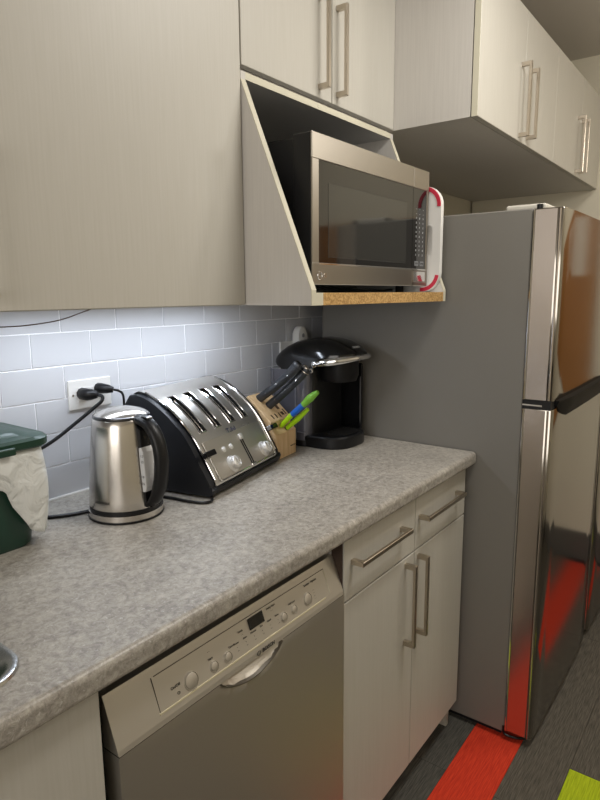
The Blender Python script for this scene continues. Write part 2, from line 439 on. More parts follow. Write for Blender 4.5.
# ------------------------------------------------------------------ cutting board
cb = thing('cutting_board', 'white cutting board with red corner grips standing between the microwave and the shelf side', 'cutting board', (-.038, -.40, 1.384))
BY0, BY1, BZ0, BZ1, R_ = -.535, -.24, 1.384, 1.684, .055
outl = []
for cx_, cz_, a0 in ((BY0+R_, BZ1-R_, 180), (BY1-R_, BZ1-R_, 90), (BY1-R_, BZ0+R_, 0), (BY0+R_, BZ0+R_, 270)):
    for k in range(9):
        a = math.radians(a0-k*90/8); outl.append((cx_+R_*math.cos(a), cz_+R_*math.sin(a)))
hole = []
for cz_, a0 in ((1.562, 0), (1.500, 180)):
    for k in range(9):
        a = math.radians(a0+k*180/8); hole.append((-.4985+.0115*math.cos(a), cz_+.0115*math.sin(a)))
def ring_plate(bm, outer, inner, xa, xb):
    """plate across x with a through hole, bridged by nearest points"""
    layers = []
    for x in (xa, xb):
        o_ = [bm.verts.new((x, *p)) for p in outer]; i_ = [bm.verts.new((x, *p)) for p in inner]
        eo = [bm.edges.new((o_[k], o_[(k+1)%len(o_)])) for k in range(len(o_))]
        ei = [bm.edges.new((i_[k], i_[(k+1)%len(i_)])) for k in range(len(i_))]
        bmesh.ops.triangle_fill(bm, use_beauty=True, edges=eo+ei)
        layers.append((o_, i_))
    for q in (0, 1):
        a, b = layers[0][q], layers[1][q]
        for k in range(len(a)): bm.faces.new((a[k], a[(k+1)%len(a)], b[(k+1)%len(a)], b[k]))
    bmesh.ops.recalc_face_normals(bm, faces=bm.faces[:])
bm = B(); ring_plate(bm, outl, hole, -.0470, -.0300); at(cb, obj('board', bm, WHT, cb))
bm = B(); bx(bm, -.036, -.0335, -.512, -.485, 1.485, 1.577); at(cb, obj('hole_backing', bm, WHT, cb, label='white plate added behind the grip hole to keep it bright'))  # white backing added so the grip hole does not go dark
for (cx_, cz_, a0, a1) in ((BY0+R_, BZ1-R_, 185, 80), (BY0+R_, BZ0+R_, 188, 275)):
    bm = B(); rings = []
    for k in range(13):
        a = math.radians(a0+(a1-a0)*k/12); ca, sa = math.cos(a), math.sin(a)
        ri, ro = R_-.012, R_-.002
        rings.append([(-.0485, cx_+ri*ca, cz_+ri*sa), (-.0485, cx_+ro*ca, cz_+ro*sa), (-.0462, cx_+(ro+.001)*ca, cz_+(ro+.001)*sa), (-.0462, cx_+(ri-.001)*ca, cz_+(ri-.001)*sa)])
    loft(bm, rings); at(cb, obj('corner_grip', bm, RED, cb, label='red corner grip'))

# ------------------------------------------------------------------ refrigerators
def fridge(x0, label, near):
    X = x0; Wd = .702
    f = thing('refrigerator', label, 'refrigerator', (X+Wd/2, -.42, 0))
    bm = B(); bx(bm, X, X+Wd, -.7757, -.085, .022, 1.604, .003); at(f, obj('fridge_body', bm, FSIDE, f, label='grey textured sides'))
    bm = B(); bx(bm, X+.02, X+Wd-.02, -.76, -.10, .0, .03); at(f, obj('plinth', bm, MBK, f))
    def door(name, z0, z1, hz):
        # convex front: straight left and right cheeks, bowed face
        n = 14; pts = [(X+.0, -.779), (X, -.842)]
        pts += [(X+.003, -.853)]
        for k in range(n+1):
            t = k/n; pts.append((X+.012+t*(Wd-.024), -.857-.0035*(1-(2*t-1)**2)))
        pts += [(X+Wd-.003, -.853), (X+Wd, -.842), (X+Wd, -.779)]
        bm = B(); prism(bm, pts, z0, z1, 'z', .0025, 2)
        for fc in bm.faces: fc.smooth = True
        d = at(f, obj(name, bm, SSF, f, smooth=True))
        bm = B(); bx(bm, X-.0006, X+.0004, -.839, -.783, z0+.003, z1-.003); obj('side_trim', bm, SSE, d, label='brushed steel door edge')
        bm = B(); tube(bm, [(X-.0002, -.846, z0+.003), (X-.0002, -.846, z1-.003)], .0030, 8); obj('corner_bead', bm, SSE, d)
        bm = B(); bx(bm, X+.004, X+Wd-.004, -.780, -.7757, z0+.004, z1-.004); obj('gasket', bm, GASK, d)
        bm = B(); tube(bm, [(X-.0004, -.7795, z0+.002), (X-.0004, -.7795, z1-.002)], .0030, 8); obj('gasket_edge', bm, CHR, d)
        return d
    up = door('freezer_door', 1.081, 1.602, 0); lo = door('fridge_door', .030, 1.058, 0)
    # black pocket handle between the doors
    bm = B(); bx(bm, X-.0005, X+Wd, -.853, -.7757, 1.0565, 1.0825); at(f, obj('door_gap', bm, MBK, f))
    n = 24; rings = []
    for k in range(n+1):
        t = k/n; x = X+.035+t*(Wd-.07)
        e = min(1, t/.16)*min(1, (1-t)/.04+.4)
        yb = -.857-.0035*(1-(2*((x-X-.012)/(Wd-.024))-1)**2)
        zt_ = 1.082; zb_ = 1.066-.042*e**.6
        dp = .010+.009*e
        rings.append([(x, yb+.004, zt_), (x, yb-dp, zt_-.002), (x, yb-dp*.9, (zt_+zb_)/2+.006), (x, yb-.003, zb_), (x, yb+.004, zb_)])
    bm = B(); loft(bm, rings); at(f, obj('handle', bm, mat('pocket_black', rgb(8,8,8), .55, spec=.15), f, smooth=True, label='black pocket handle'))
    bm = B(); bx(bm, X-.001, X+.03, -.83, -.775, 1.0645, 1.0705, .001); at(f, obj('middle_hinge', bm, CHR, f))
    bm = B(); bx(bm, X+.035, X+.17, -.80, -.69, 1.604, 1.620, .005, 2); at(f, obj('hinge_cover', bm, mat('beige_plastic', rgb(190,186,176), .5), f, label='pale plastic hinge cover'))
    bm = B(); lathe(bm, [(0,0),(.008,0),(.008,.012),(0,.012)], X+.012, -.79, 14, 1.602); at(f, obj('hinge_pin', bm, BLK, f))
    bm = B(); tube(bm, [(X+.0, -.772, .045), (X+.0, -.778, .018), (X+.004, -.815, .018), (X+.03, -.845, .016)], .004, 8, 4); at(f, obj('lower_hinge', bm, BLK, f))
    return f
fridge(.0064, 'stainless steel refrigerator with grey side panel, nearer one beside the counter', True)
fridge(.772, 'stainless steel refrigerator at the far end wall, behind the nearer one', False)

# ------------------------------------------------------------------ countertop with sink cut-out
ct = thing('countertop', 'mottled grey stone-look laminate countertop', 'countertop', (-1.3, -.3, .87))
YC = -.6505
def edge_profile():
    p = [(-.003, .872), (-.003, .91)]
    for k in range(7):
        a = math.radians(90+k*90/6); p.append((YC+.012+.012*math.cos(a), .898+.012*math.sin(a)))
    for k in range(5):
        a = math.radians(180+k*90/4); p.append((YC+.009+.009*math.cos(a), .881+.009*math.sin(a)))
    return p
SX0, SX1, SY0, SY1 = -2.05, -1.392, -.572, -.12   # sink opening
bm = B(); prism(bm, edge_profile(), SX1-.0, 0)
prism(bm, edge_profile(), -2.6, SX0)
ep = edge_profile()
fr = [(SY0, .872), (SY0, .91)] + ep[2:]
prism(bm, fr, SX0, SX1); bx(bm, SX0, SX1, SY1, -.003, .872, .91)
bmesh.ops.remove_doubles(bm, verts=bm.verts[:], dist=.00001)
at(ct, obj('worktop', bm, CTR, ct))
bm = B(); tube(bm, [(-2.6, -.004, .911), (.0, -.004, .911)], .0035, 6); at(ct, obj('caulk_line', bm, WHT, ct, label='white caulk line along the tiles'))

# sink
sk = thing('kitchen_sink', 'stainless steel sink let into the countertop at the lower left', 'sink', (-1.72, -.35, .91))
def rrect(x0, x1, y0, y1, r, z, n=8):
    o = []
    for cx_, cy_, a0 in ((x1-r, y1-r, 0), (x0+r, y1-r, 90), (x0+r, y0+r, 180), (x1-r, y0+r, 270)):
        for k in range(n+1):
            a = math.radians(a0+90*k/n); o.append((cx_+r*math.cos(a), cy_+r*math.sin(a), z))
    return o
xa, xb, ya, yb = -2.08, -1.3680, -.5905, -.10
rings = [rrect(xa, xb, ya, yb, .060, .9105), rrect(xa+.002, xb-.002, ya+.002, yb-.002, .058, .9150), rrect(xa+.008, xb-.008, ya+.008, yb-.008, .054, .9160),
         rrect(xa+.016, xb-.016, ya+.016, yb-.016, .046, .9125), rrect(xa+.026, xb-.026, ya+.026, yb-.026, .042, .9095),
         rrect(xa+.034, xb-.034, ya+.034, yb-.034, .04, .895), rrect(xa+.045, xb-.045, ya+.045, yb-.045, .04, .76), rrect(xa+.09, xb-.09, ya+.09, yb-.09, .03, .745)]
bm = B(); loft(bm, rings, cap=False); bm.verts.ensure_lookup_table()
last = bm.verts[-36:]; bm.faces.new(last)
at(sk, obj('basin', bm, mat('sink_steel', rgb(190,190,190), .22, 1), sk, smooth=True))
bm = B(); lathe(bm, [(0,.001),(.03,.001),(.042,.004),(.045,.001)], -1.72, -.34, 24, .746); at(sk, obj('drain', bm, CHR, sk))

# ------------------------------------------------------------------ base cabinets
YD = -.629
bc = thing('base_cabinet', 'greige base cabinet with two drawers over two doors, right of the dishwasher', 'cabinet', (-.36, -.3, 0))
bm = B(); bx(bm, -.703, -.0225, YD+.02, -.01, .088, .872); bx(bm, -.703, -.03, -.57, -.02, 0, .09); at(bc, obj('cabinet_body', bm, CAB, bc))
bm = B(); bx(bm, -.7035, -.7005, YD+.003, YD+.03, .09, .872); at(bc, obj('edge_strip', bm, mat('brown_edge', rgb(62,46,36), .6), bc))
for xa_, xb_, hx0, hx1 in ((-.700, -.3595, -.672, -.432), (-.3565, -.0225, -.340, -.088)):
    d = at(bc, slab('drawer', xa_, xb_, YD, .7205, .868, bc)); h_handle(d, hx0, hx1, YD, .8055)
for xa_, xb_, hx in ((-.700, -.3595, -.408), (-.3565, -.0225, -.336)):
    d = at(bc, slab('door', xa_, xb_, YD, .088, .7165, bc)); v_handle(d, hx, YD, .478, .703)
bm = B(); bx(bm, -.0485, -.0325, YD+.022, -.56, 0, .088); at(bc, obj('plinth_end', bm, CAB, bc))

sc = thing('base_cabinet', 'greige sink base cabinet at the lower left of the dishwasher', 'cabinet', (-1.8, -.3, 0))
bm = B(); bx(bm, -2.3, -1.3085, YD+.02, -.01, .088, .745); bx(bm, -2.3, -1.3085, YD+.02, YD+.05, .745, .872)
bx(bm, -1.322, -1.3085, YD+.05, -.05, .745, .872); bx(bm, -2.3, -1.3085, -.57, -.02, 0, .09)
at(sc, obj('cabinet_body', bm, CAB, sc))
at(sc, slab('door', -1.80, -1.3085, YD, .088, .868, sc)); at(sc, slab('door', -2.3, -1.803, YD, .088, .868, sc))

# ------------------------------------------------------------------ dishwasher
dw = thing('dishwasher', 'stainless steel dishwasher with slanted control panel under the countertop', 'dishwasher', (-.995, -.3, 0))
LX, RX = -1.286, -.7045
bm = B(); bx(bm, LX+.004, RX-.004, -.585, -.02, .09, .862); bx(bm, LX+.02, RX-.02, -.55, -.05, .0, .09); at(dw, obj('tub', bm, MBK, dw))
# control fascia: slanted prism (y,z)
pf = [(-.585, .7445), (-.6320, .7445), (-.6300, .752), (-.6030, .822), (-.6005, .8265), (-.585, .8265)]
bm = B(); prism(bm, pf, LX, RX, 'x', .0015, 2); fa = at(dw, obj('control_fascia', bm, SSD, dw))
# door panel with a shallow pocket under the fascia
px0, px1 = -1.085, -.915
cols = [LX] + [px0 + (px1-px0)*k/24 for k in range(25)] + [RX]
bm = B(); rows_z = [.10, .30, .50, .66, .70, .712, .724, .734, .744]
grid = []
def pocket(x, z):
    if x < px0 or x > px1: return 0
    t = (x-px0)/(px1-px0); low = .744-.030*math.sin(PI*t)**.7
    if z <= low: return 0
    q = (z-low)/max(.001, .744-low); return .022*min(1, q*1.6)*math.sin(PI*t)**.5
for z in rows_z:
    for_row = []
    for x in cols:
        y = -.6325 + pocket(x, z)
        for_row.append(bm.verts.new((x, y, z)))
    grid.append(for_row)
for a, b in zip(grid, grid[1:]):
    for i in range(len(cols)-1): bm.faces.new((a[i], a[i+1], b[i+1], b[i]))
bk = []
for row in (grid[0], grid[-1]): bk.append([bm.verts.new((v.co.x, -.59, v.co.z)) for v in (row[0], row[-1])])
for i in (0, 1):
    col_ = [g[0 if i == 0 else -1] for g in grid]
    bm.faces.new(col_ + [bk[1][i], bk[0][i]])
bm.faces.new(grid[0][::-1] + [bk[0][0], bk[0][1]])
bmesh.ops.recalc_face_normals(bm, faces=bm.faces[:])
dp = at(dw, obj('door_panel', bm, SSD, dw, smooth=True))
# pocket lip: chrome scoop
bm = B(); rings = []
for k in range(17):
    t = k/16; x = px0+.004+(px1-px0-.008)*t; s = math.sin(PI*t)**.7
    zz = .743-.029*s
    rings.append([(x, -.6345, zz), (x, -.6345, zz-.0018), (x, -.632, zz-.0018), (x, -.615, zz+.004*s), (x, -.615, zz+.006*s)])
loft(bm, rings); obj('pocket_lip', bm, SSH, dp, smooth=True)
# everything on the fascia lies in its slanted plane
FT = math.atan2(.0295, .080)
def on_f(x, z, out=0):   # point of the slanted plane at height z
    y = -.6005-(.832-z)*(.0295/.080)
    return Vector((x, y-out, z))
def fmat(x, z, out=.0004):
    return Matrix.Translation(on_f(x, z, out)) @ Matrix.Rotation(PI/2-FT, 4, 'X')
def fbox(bm, x0, x1, z0, z1, th):
    b2 = B(); cx_, cz_ = (x0+x1)/2, (z0+z1)/2
    bx(b2, (x0-x1)/2, (x1-x0)/2, (z0-z1)/2/math.cos(FT), (z1-z0)/2/math.cos(FT), -.002, th)
    bmesh.ops.transform(b2, matrix=fmat(cx_, cz_, 0), verts=b2.verts[:]); join(bm, b2)
bm = B(); fbox(bm, -1.207, -.766, .7602, .7622, .0012); obj('border_highlight', bm, mat('highlight_tone', rgb(215,208,180), .3, .6), fa)  # lower border of the inlay, its highlight put into the pale colour
bm = B(); fbox(bm, -1.2, -.748, .8125, .8133, .0003); fbox(bm, -1.2055, -1.2047, .763, .813, .0003)
obj('groove', bm, mat('groove', rgb(70,64,54), .6), fa)
bm = B(); fbox(bm, -.7495, -.7480, .764, .813, .0004); obj('inlay_edge', bm, mat('pale_groove', rgb(190,184,165), .5), fa)
bm = B(); fbox(bm, -.989, -.949, .7905, .8095, .0008); obj('display', bm, GLB, fa)
for x, z, r in ((-1.137, .7765, .0135), (-1.086, .7745, .0085), (-1.053, .7745, .0085), (-.898, .7765, .0085), (-.8655, .778, .0080), (-.820, .7795, .0120)):
    b2 = B(); lathe(b2, [(r+.0012,-.001),(r+.0012,.0008),(r+.0004,.0010),(r,-.0008),(r-.0008,-.0008),(r-.0012,.0014),(r-.0022,.0019),(0,.0019)], 0, 0, 28)
    bmesh.ops.transform(b2, matrix=fmat(x, z, 0), verts=b2.verts[:])
    obj('button', b2, SSD, fa, smooth=True)
bm = B()
def ft(s, x, z, size=.0055): join(bm, text_bm(s, size, .0002, fmat(x, z)))
ft('On/Off', -1.168, .783, .0065); ft('⏻' if False else 'O', -1.165, .772, .007)
ft('Start', -1.090, .7885); ft('- -', -1.090, .800); ft('Cancel', -1.04, .7865, .005)
ft('Scrub', -1.012, .799, .005); ft('- -', -1.010, .793, .005)
for i, s in enumerate(('Power', 'Auto', 'Normal', 'Eco', 'Quick', 'Rinse')):
    x = -1.028+i*.0225; ft(s, x, .7855+.0004*i, .0048); ft('-', x, .7795, .007); ft('--', x+.001, .7735, .006)
ft('Delay Start', -.925, .8065); ft('- -', -.925, .800)
ft('Half Load', -.868, .791, .005); ft('Sanitize   Options', -.800, .8045, .006)
for i in range(4): ft('- -', -.797, .789-i*.0055, .005)
obj('panel_print', bm, TXT, fa)['kind'] = 'stuff'
bm = text_bm('BOSCH', .0105, .0004, Matrix.Translation((-.958, -.6322, .7505)) @ Matrix.Rotation(PI/2, 4, 'X'))
for q in bm.verts: q.co.y = q.co.y
ringp = [(-.985+.0042*math.cos(t*PI/8), -.6324, .7505+.0042*math.sin(t*PI/8)) for t in range(17)]
tube(bm, ringp, .0006, 5); obj('lettering', bm, TXT, fa, label='dark maker lettering')
bm = B(); bx(bm, LX-.019, LX-.002, -.60, -.57, .0, .872); bx(bm, LX-.02, RX, -.575, -.565, .8265, .872)
at(dw, obj('dark_recess', bm, DGAP, dw))
bm = B(); bx(bm, LX+.01, RX-.01, -.575, -.56, 0, .10); at(dw, obj('kick_plate', bm, MBK, dw))

# ------------------------------------------------------------------ kettle
kt = thing('electric_kettle', 'brushed steel electric kettle with black handle in front of the outlet', 'kettle', (-.937, -.213, .91), math.radians(-86))
bm = B(); lathe(bm, [(0,.0),(.079,.0),(.081,.002),(.081,.005),(0,.005)]); obj('base_plate', bm, BLK, kt, smooth=True)
bm = B(); lathe(bm, [(.0,.005),(.0795,.005),(.0795,.017),(.077,.0175),(0,.0175)]); obj('base_ring', bm, SSK, kt, smooth=True, label='steel ring of the power base')
bm = B(); lathe(bm, [(0,.0175),(.0765,.0175),(.0765,.027),(0,.027)]); obj('body_base', bm, BLK, kt, smooth=True)
kp = [(0,.027),(.0762,.027),(.0768,.03),(.0760,.045),(.0738,.08),(.0707,.12),(.0665,.165),(.0625,.200),(.0595,.2145),(.0585,.2155),(0,.2155)]
bm = B(); lathe(bm, kp, n=64); obj('kettle_body', bm, SSK, kt, smooth=True)
bm = B(); lathe(bm, [(.0,.2150),(.0585,.2150),(.0602,.2175),(.0588,.2210),(.056,.2225),(0,.2225)], n=56); obj('lid_rim', bm, mat('dark_steel', rgb(90,90,92), .25, 1), kt, smooth=True)
bm = B(); lathe(bm, [(.0565,.2222),(.0555,.2235),(.046,.2292),(.030,.2340),(.012,.2362),(0,.2366)], n=56); obj('lid', bm, SSK, kt, smooth=True)
# handle toward local +x
bm = B()
hp_ = [(.050,0,.2165),(.066,0,.2135),(.085,0,.2050),(.1020,0,.184),(.1125,0,.152),(.1130,0,.115),(.1060,0,.078),(.093,0,.050),(.079,0,.036)]
tube(bm, hp_, [.0095,.0115,.0120,.0125,.0130,.0135,.0135,.0120,.0090], 14, 6, rx=[.018,.0175,.0170,.0165,.0165,.0165,.0165,.0160,.0150], upv=(0,0,1))
obj('handle', bm, BLK, kt, smooth=True)
bm = B(); prism(bm, [(.060,.205),(.0715,.195),(.0760,.150),(.0800,.060),(.0805,.030),(.0730,.030),(.066,.120),(.060,.200)], -.016, .016, 'y', .003); obj('handle_spine', bm, BLK, kt)
bm = B(); prism(bm, [(.0690,.158),(.0765,.160),(.0820,.150),(.0855,.110),(.0865,.075),(.0840,.066),(.0755,.064),(.073,.110)], -.0200, .0150, 'y', .002); wg = obj('water_gauge', bm, CLRW, kt, label='translucent water level window')
bm = B()
for z, s in ((.142, '1.7'), (.130, '1.5'), (.098, '1.0'), (.083, '0.5')):
    join(bm, text_bm(s, .007, .0002, Matrix.Translation(((.079), -.0204, z)) @ Matrix.Rotation(PI/2, 4, 'X')))
obj('gauge_print', bm, TXT, wg)['kind'] = 'stuff'
bm = B(); bx(bm, .066, .086, -.010, .010, .2165, .2235, .003, 2); obj('lid_button', bm, GLB, kt)
bm = B(); bx(bm, .078, .092, -.010, .010, .030, .042, .003, 2); obj('power_switch', bm, GLB, kt)
bm = B(); prism(bm, [(-.052,.198),(-.075,.214),(-.060,.2135),(-.040,.2135)], -.016, .016, 'y', .002); obj('spout', bm, SSK, kt)
bm = text_bm('HEATMAX', .0078, .0003)
rz_ = math.radians(-80)
for q in bm.verts:
    a = rz_ + q.co.x/.077; r_ = .0772+q.co.z; z_ = .045+q.co.y
    q.co = (r_*math.cos(a), r_*math.sin(a), z_)
obj('lettering', bm, TXT, kt)

# ------------------------------------------------------------------ toaster
TL = .3536
to = thing('toaster', 'four-slot steel toaster with black ends and two dials behind the kettle', 'toaster', (-.769, -.312, .91), math.radians(11.91))
prof = [(.004,.022),(.008,.037),(.033,.080),(.067,.137),(.10,.173),(.14,.206),(.18,.228),(.2125,.237)]
def P_at(v):
    for (a, za), (b, zb_) in zip(prof, prof[1:]):
        if v <= b: t = (v-a)/(b-a); return za+(zb_-za)*max(0, t)
    return prof[-1][1]
# smooth the profile
sp = [(p.x, p.y) for p in smooth_path([(a, b, 0) for a, b in prof], 4)]
def Z(v):
    for (a, za), (b, zb_) in zip(sp, sp[1:]):
        if v <= b: return za+(zb_-za)*(v-a)/max(1e-6, b-a)
    return sp[-1][1]
blkp = [(.010,.004),(.002,.010),(-.002,.022)] + [(a+.001, b-.002) for a, b in sp[2:]] + [(.232,.232),(.246,.212),(.252,.17),(.252,.02),(.244,.004)]
for xa_, xb_ in ((0.0, .022), (TL-.022, TL)):
    bm = B(); prism(bm, blkp, xa_, xb_, 'x', .004, 2); obj('end_cap', bm, mat('navy_black_plastic', rgb(17,19,25), .42), to, label='black side panel')
bm = B(); prism(bm, [(.012,.004),(.001,.010),(-.002,.022),(.010,.030),(.24,.030),(.244,.004)], .018, TL-.018, 'x'); obj('black_base', bm, BLK, to)
for xx in (.03, TL-.03):
    for vv in (.03, .22):
        bm = B(); lathe(bm, [(0,0),(.01,0),(.01,.006),(0,.006)], xx, vv, 12); obj('foot', bm, MBK, to)
# steel shell as a grid with four slots
UC = [.070, .136, .206, .272]; SWd = .028; VS0, VS1 = .068, .162
us = [.020, .030] + sorted([u+s for u in UC for s in (-SWd/2, SWd/2)]) + [TL-.030, TL-.020]
vs = sorted(set([round(a, 4) for a, b in sp if not (abs(a-VS0) < .004 or abs(a-VS1) < .004)] + [VS0, VS1]))
vs = [v for v in vs if v >= .004]
def slot_of(u0, u1, v0, v1):
    return any(abs((u0+u1)/2-c) < .004 for c in UC) and v0 >= VS0-1e-6 and v1 <= VS1+1e-6
bm = B(); G = [[bm.verts.new((u, v, Z(v)+(.003 if .031 > 0 else 0))) for u in us] for v in vs]
for j in range(len(vs)-1):
    for i in range(len(us)-1):
        if not slot_of(us[i], us[i+1], vs[j], vs[j+1]): bm.faces.new((G[j][i], G[j][i+1], G[j+1][i+1], G[j+1][i]))
# roll over the back
zb_ = Z(vs[-1])+.003
prevr = G[-1]
for dv, dz in ((.010,-.001),(.020,-.006),(.028,-.016),(.033,-.032),(.036,-.07),(.036,-.21)):
    r_ = [bm.verts.new((u, vs[-1]+dv, zb_+dz)) for u in us]
    for i in range(len(us)-1): bm.faces.new((prevr[i], prevr[i+1], r_[i+1], r_[i]))
    prevr = r_
bmesh.ops.recalc_face_normals(bm, faces=bm.faces[:])
sh = obj('steel_shell', bm, SST, to, smooth=True)
for c in UC:
    # dark well and bright rim of each slot
    vv = [v for v in vs if VS0-1e-6 <= v <= VS1+1e-6]
    loop = [(c-SWd/2, v, Z(v)+.003) for v in vv] + [(c+SWd/2, v, Z(v)+.003) for v in reversed(vv)]
    bm = B(); T_ = [bm.verts.new(p) for p in loop]; L_ = [bm.verts.new((p[0], p[1], .05)) for p in loop]; n = len(loop)
    for i in range(n): bm.faces.new((T_[i], L_[i], L_[(i+1)%n], T_[(i+1)%n]))
    bm.faces.new(L_); bmesh.ops.recalc_face_normals(bm, faces=bm.faces[:]); bmesh.ops.reverse_faces(bm, faces=bm.faces[:])
    sl = obj('bread_slot', bm, mat('slot_dark', rgb(24,24,26), .5, .3), to)
    bm = B(); tube(bm, loop + [loop[0]], .0022, 8); obj('slot_rim', bm, CHR, sl, smooth=True)
    bm = B()
    for s in (-.0085, .0085):
        pts = [(c+s, VS0+.004, .06)] + [(c+s, v+.003, Z(v)-.004) for v in vv[:-1]] + [(c+s, VS1-.006, Z(VS1)-.006), (c+s, VS1-.005, .06)]
        tube(bm, pts, .0013, 6)
        for k in range(9):
            v = VS0+.012+k*.009; z_ = Z(v)-.004; tube(bm, [(c+s, v, z_), (c+s*.55, v, z_-.03)], .0011, 5)
    obj('bread_guide', bm, CHR, sl)
def onT(u, v, out=.003):   # local frame on the front slope: x along u, y up the slope
    dv = .004; s = Vector((0, 2*dv, Z(min(v+dv, .21))-Z(max(v-dv, .005)))).normalized()
    if v-dv < .005: s = Vector((0, v+dv-.005, Z(v+dv)-Z(.005))).normalized()
    x = Vector((1,0,0)); n = x.cross(s)
    if n.y > 0: n = -n; 
    M = Matrix((x, s, n)).transposed().to_4x4(); M.translation = Vector((u, v, Z(v)))+n*out
    return M
def bm_on(bm, u, v, out=.003):
    bmesh.ops.transform(bm, matrix=onT(u, v, out), verts=bm.verts[:]); return bm
# inset front panel that follows the slope
bm = B(); rings = []
for u0, u1, th in ((.040, TL-.034, .0055),):
    for k in range(13):
        v = .0065+(.056-.0065)*k/12
        rings.append([tuple(onT(u0, v, .002).translation), tuple(onT(u0+.002, v, th).translation), tuple(onT(u1-.002, v, th).translation), tuple(onT(u1, v, .002).translation)])
loft(bm, rings); fp = obj('front_panel', bm, mat('satin_panel', rgb(196,190,180), .42, 1, bump=.05, stretch=(.03,1,1), scale=500), to, smooth=True)
bm = B(); pts = [tuple(onT(.040, v, .005).translation) for v in (.056, .04, .02, .009)] + [tuple(onT(u, .0055, .005).translation) for u in (.048, .15, .25, TL-.044)] + [tuple(onT(TL-.034, v, .005).translation) for v in (.009, .02, .04, .056)]
tube(bm, pts, .0018, 7, 4); obj('panel_trim', bm, CHR, fp, smooth=True)
bm = B(); pts = [tuple(onT(.022, v, .0035).translation) for v in (.2, .14, .10, .06, .03, .01)]
tube(bm, pts, .0028, 8, 3); obj('shell_rim', bm, CHR, to, smooth=True); bm = B(); pts = [tuple(onT(TL-.022, v, .0035).translation) for v in (.2, .14, .10, .06, .03, .01)]; tube(bm, pts, .0028, 8, 3)
obj('shell_rim', bm, CHR, to, smooth=True)
for u in (.113, .277):
    b2 = B(); lathe(b2, [(.0215,0),(.0215,.002),(.018,.005),(.0165,.006),(.0165,.015),(.0150,.0185),(.0115,.0195),(.0105,.0175),(0,.0175)], 0, 0, 32)
    bx(b2, -.0022, .0022, -.012, .012, .016, .0215, .001)
    obj('dial', bm_on(b2, u, .0175, .0045), mat('pearl_chrome', rgb(214,212,208), .42, .6), fp, smooth=True)
for u in (.106, .140):
    b2 = B(); lathe(b2, [(.0075,0),(.0075,.002),(.0058,.0035),(0,.0042)], 0, 0, 20)
    obj('button', bm_on(b2, u, .0385, .0050), WHT, fp, smooth=True)
for du in (-.0045, .0045):
    bm = B(); rings = []
    for k in range(9):
        v = .008+.036*k/8
        a = onT(.197+du-.0022, v, .0056).translation; b = onT(.197+du+.0022, v, .0056).translation; c = onT(.197+du+.0022, v, .0063).translation; d_ = onT(.197+du-.0022, v, .0063).translation
        rings.append([tuple(a), tuple(b), tuple(c), tuple(d_)])
    loft(bm, rings); obj('lever_slot', bm, MBK, fp)
bm = B(); bx(bm, -.011, .011, -.004, .004, 0, .004, .0015, 2); obj('slot_end', bm_on(bm, .197, .0065, .006), CHR, fp)
b2 = B(); bx(b2, -.008, .008, -.0085, .0085, 0, .007, .003, 2); obj('carriage_button', bm_on(b2, .197, .0455, .005), mat('pearl_chrome', rgb(214,212,208), .42, .6), fp, smooth=True)
b2 = text_bm('T-fal', .024, .0003); obj('lettering', bm_on(b2, .178, .0575, .0040), mat('navy_print', rgb(22,26,70), .4), to)
b2 = text_bm('AVANTE ELITE', .0065, .0002); obj('lettering', bm_on(b2, .250, .0575, .0040), mat('faint_print', rgb(110,106,100), .4), to)
for u, sg in ((.028, -1), (TL-.002, 1)):
    b2 = B()
    prism(b2, [(-.014*sg, -.004), (-.030*sg if sg < 0 else -.004, .006), (.016, .006), (.020, 0), (.014, -.005)] if False else [(-.022,-.005),(.020,-.004),(.026,.003),(.018,.008),(-.018,.006)], -.007, .007, 'y', .002)
    for q in b2.verts: q.co = (q.co.x, q.co.y, q.co.z+.015)
    obj('lift_lever', bm_on(b2, u, .040, .002), GLB, to, label='black lift lever')

# ------------------------------------------------------------------ knife block
kb = thing('knife_block', 'pale wooden knife block with slanted top behind the toaster', 'knife block', (-.309, -.207, .91), math.radians(8))
KX0, KX1 = -.424, -.309
pr = [(-.207,.911),(-.207,.984),(-.186,1.003),(-.190,1.020),(-.112,1.092),(-.075,1.060),(-.035,.911)]
bm = B(); prism(bm, pr, KX0, KX1, 'x', .0018, 1); at(kb, obj('wooden_block', bm, WOOD, kb))
nrm = Vector((0, -.072, .078)).normalized()    # outward normal of the slanted top
slp = Vector((0, .078, .072)).normalized()
def on_kb(x, s, out=0):   # s runs up the slanted top from its front edge
    return Vector((x, -.190, 1.020)) + slp*s + nrm*out
def slot_bm(x, s, wx, ws):
    b = B(); bx(b, -wx/2, wx/2, -ws/2, ws/2, -.004, .0006)
    M = Matrix((Vector((1,0,0)), slp, nrm)).transposed().to_4x4(); M.translation = on_kb(x, s)
    bmesh.ops.transform(b, matrix=M, verts=b.verts[:]); return b
kbody = bpy.data.objects[[o for o in bpy.data.objects if o.name.startswith('wooden_block')][0].name]
SLD = mat('slot_shadow_wood', rgb(70,48,28), .8)
for x, s, wx, ws in ((-.395,.016,.005,.016),(-.375,.016,.005,.016),(-.355,.016,.005,.016),(-.337,.018,.012,.012),(-.337,.042,.013,.014),(-.337,.066,.014,.014),(-.322,.022,.006,.02)):
    obj('knife_slot', slot_bm(x, s, wx, ws), SLD, kbody)
bm = text_bm('mainstays', .008, .0002, face_front(-.328, -.2072, .938)); obj('lettering', bm, TXT, kbody)

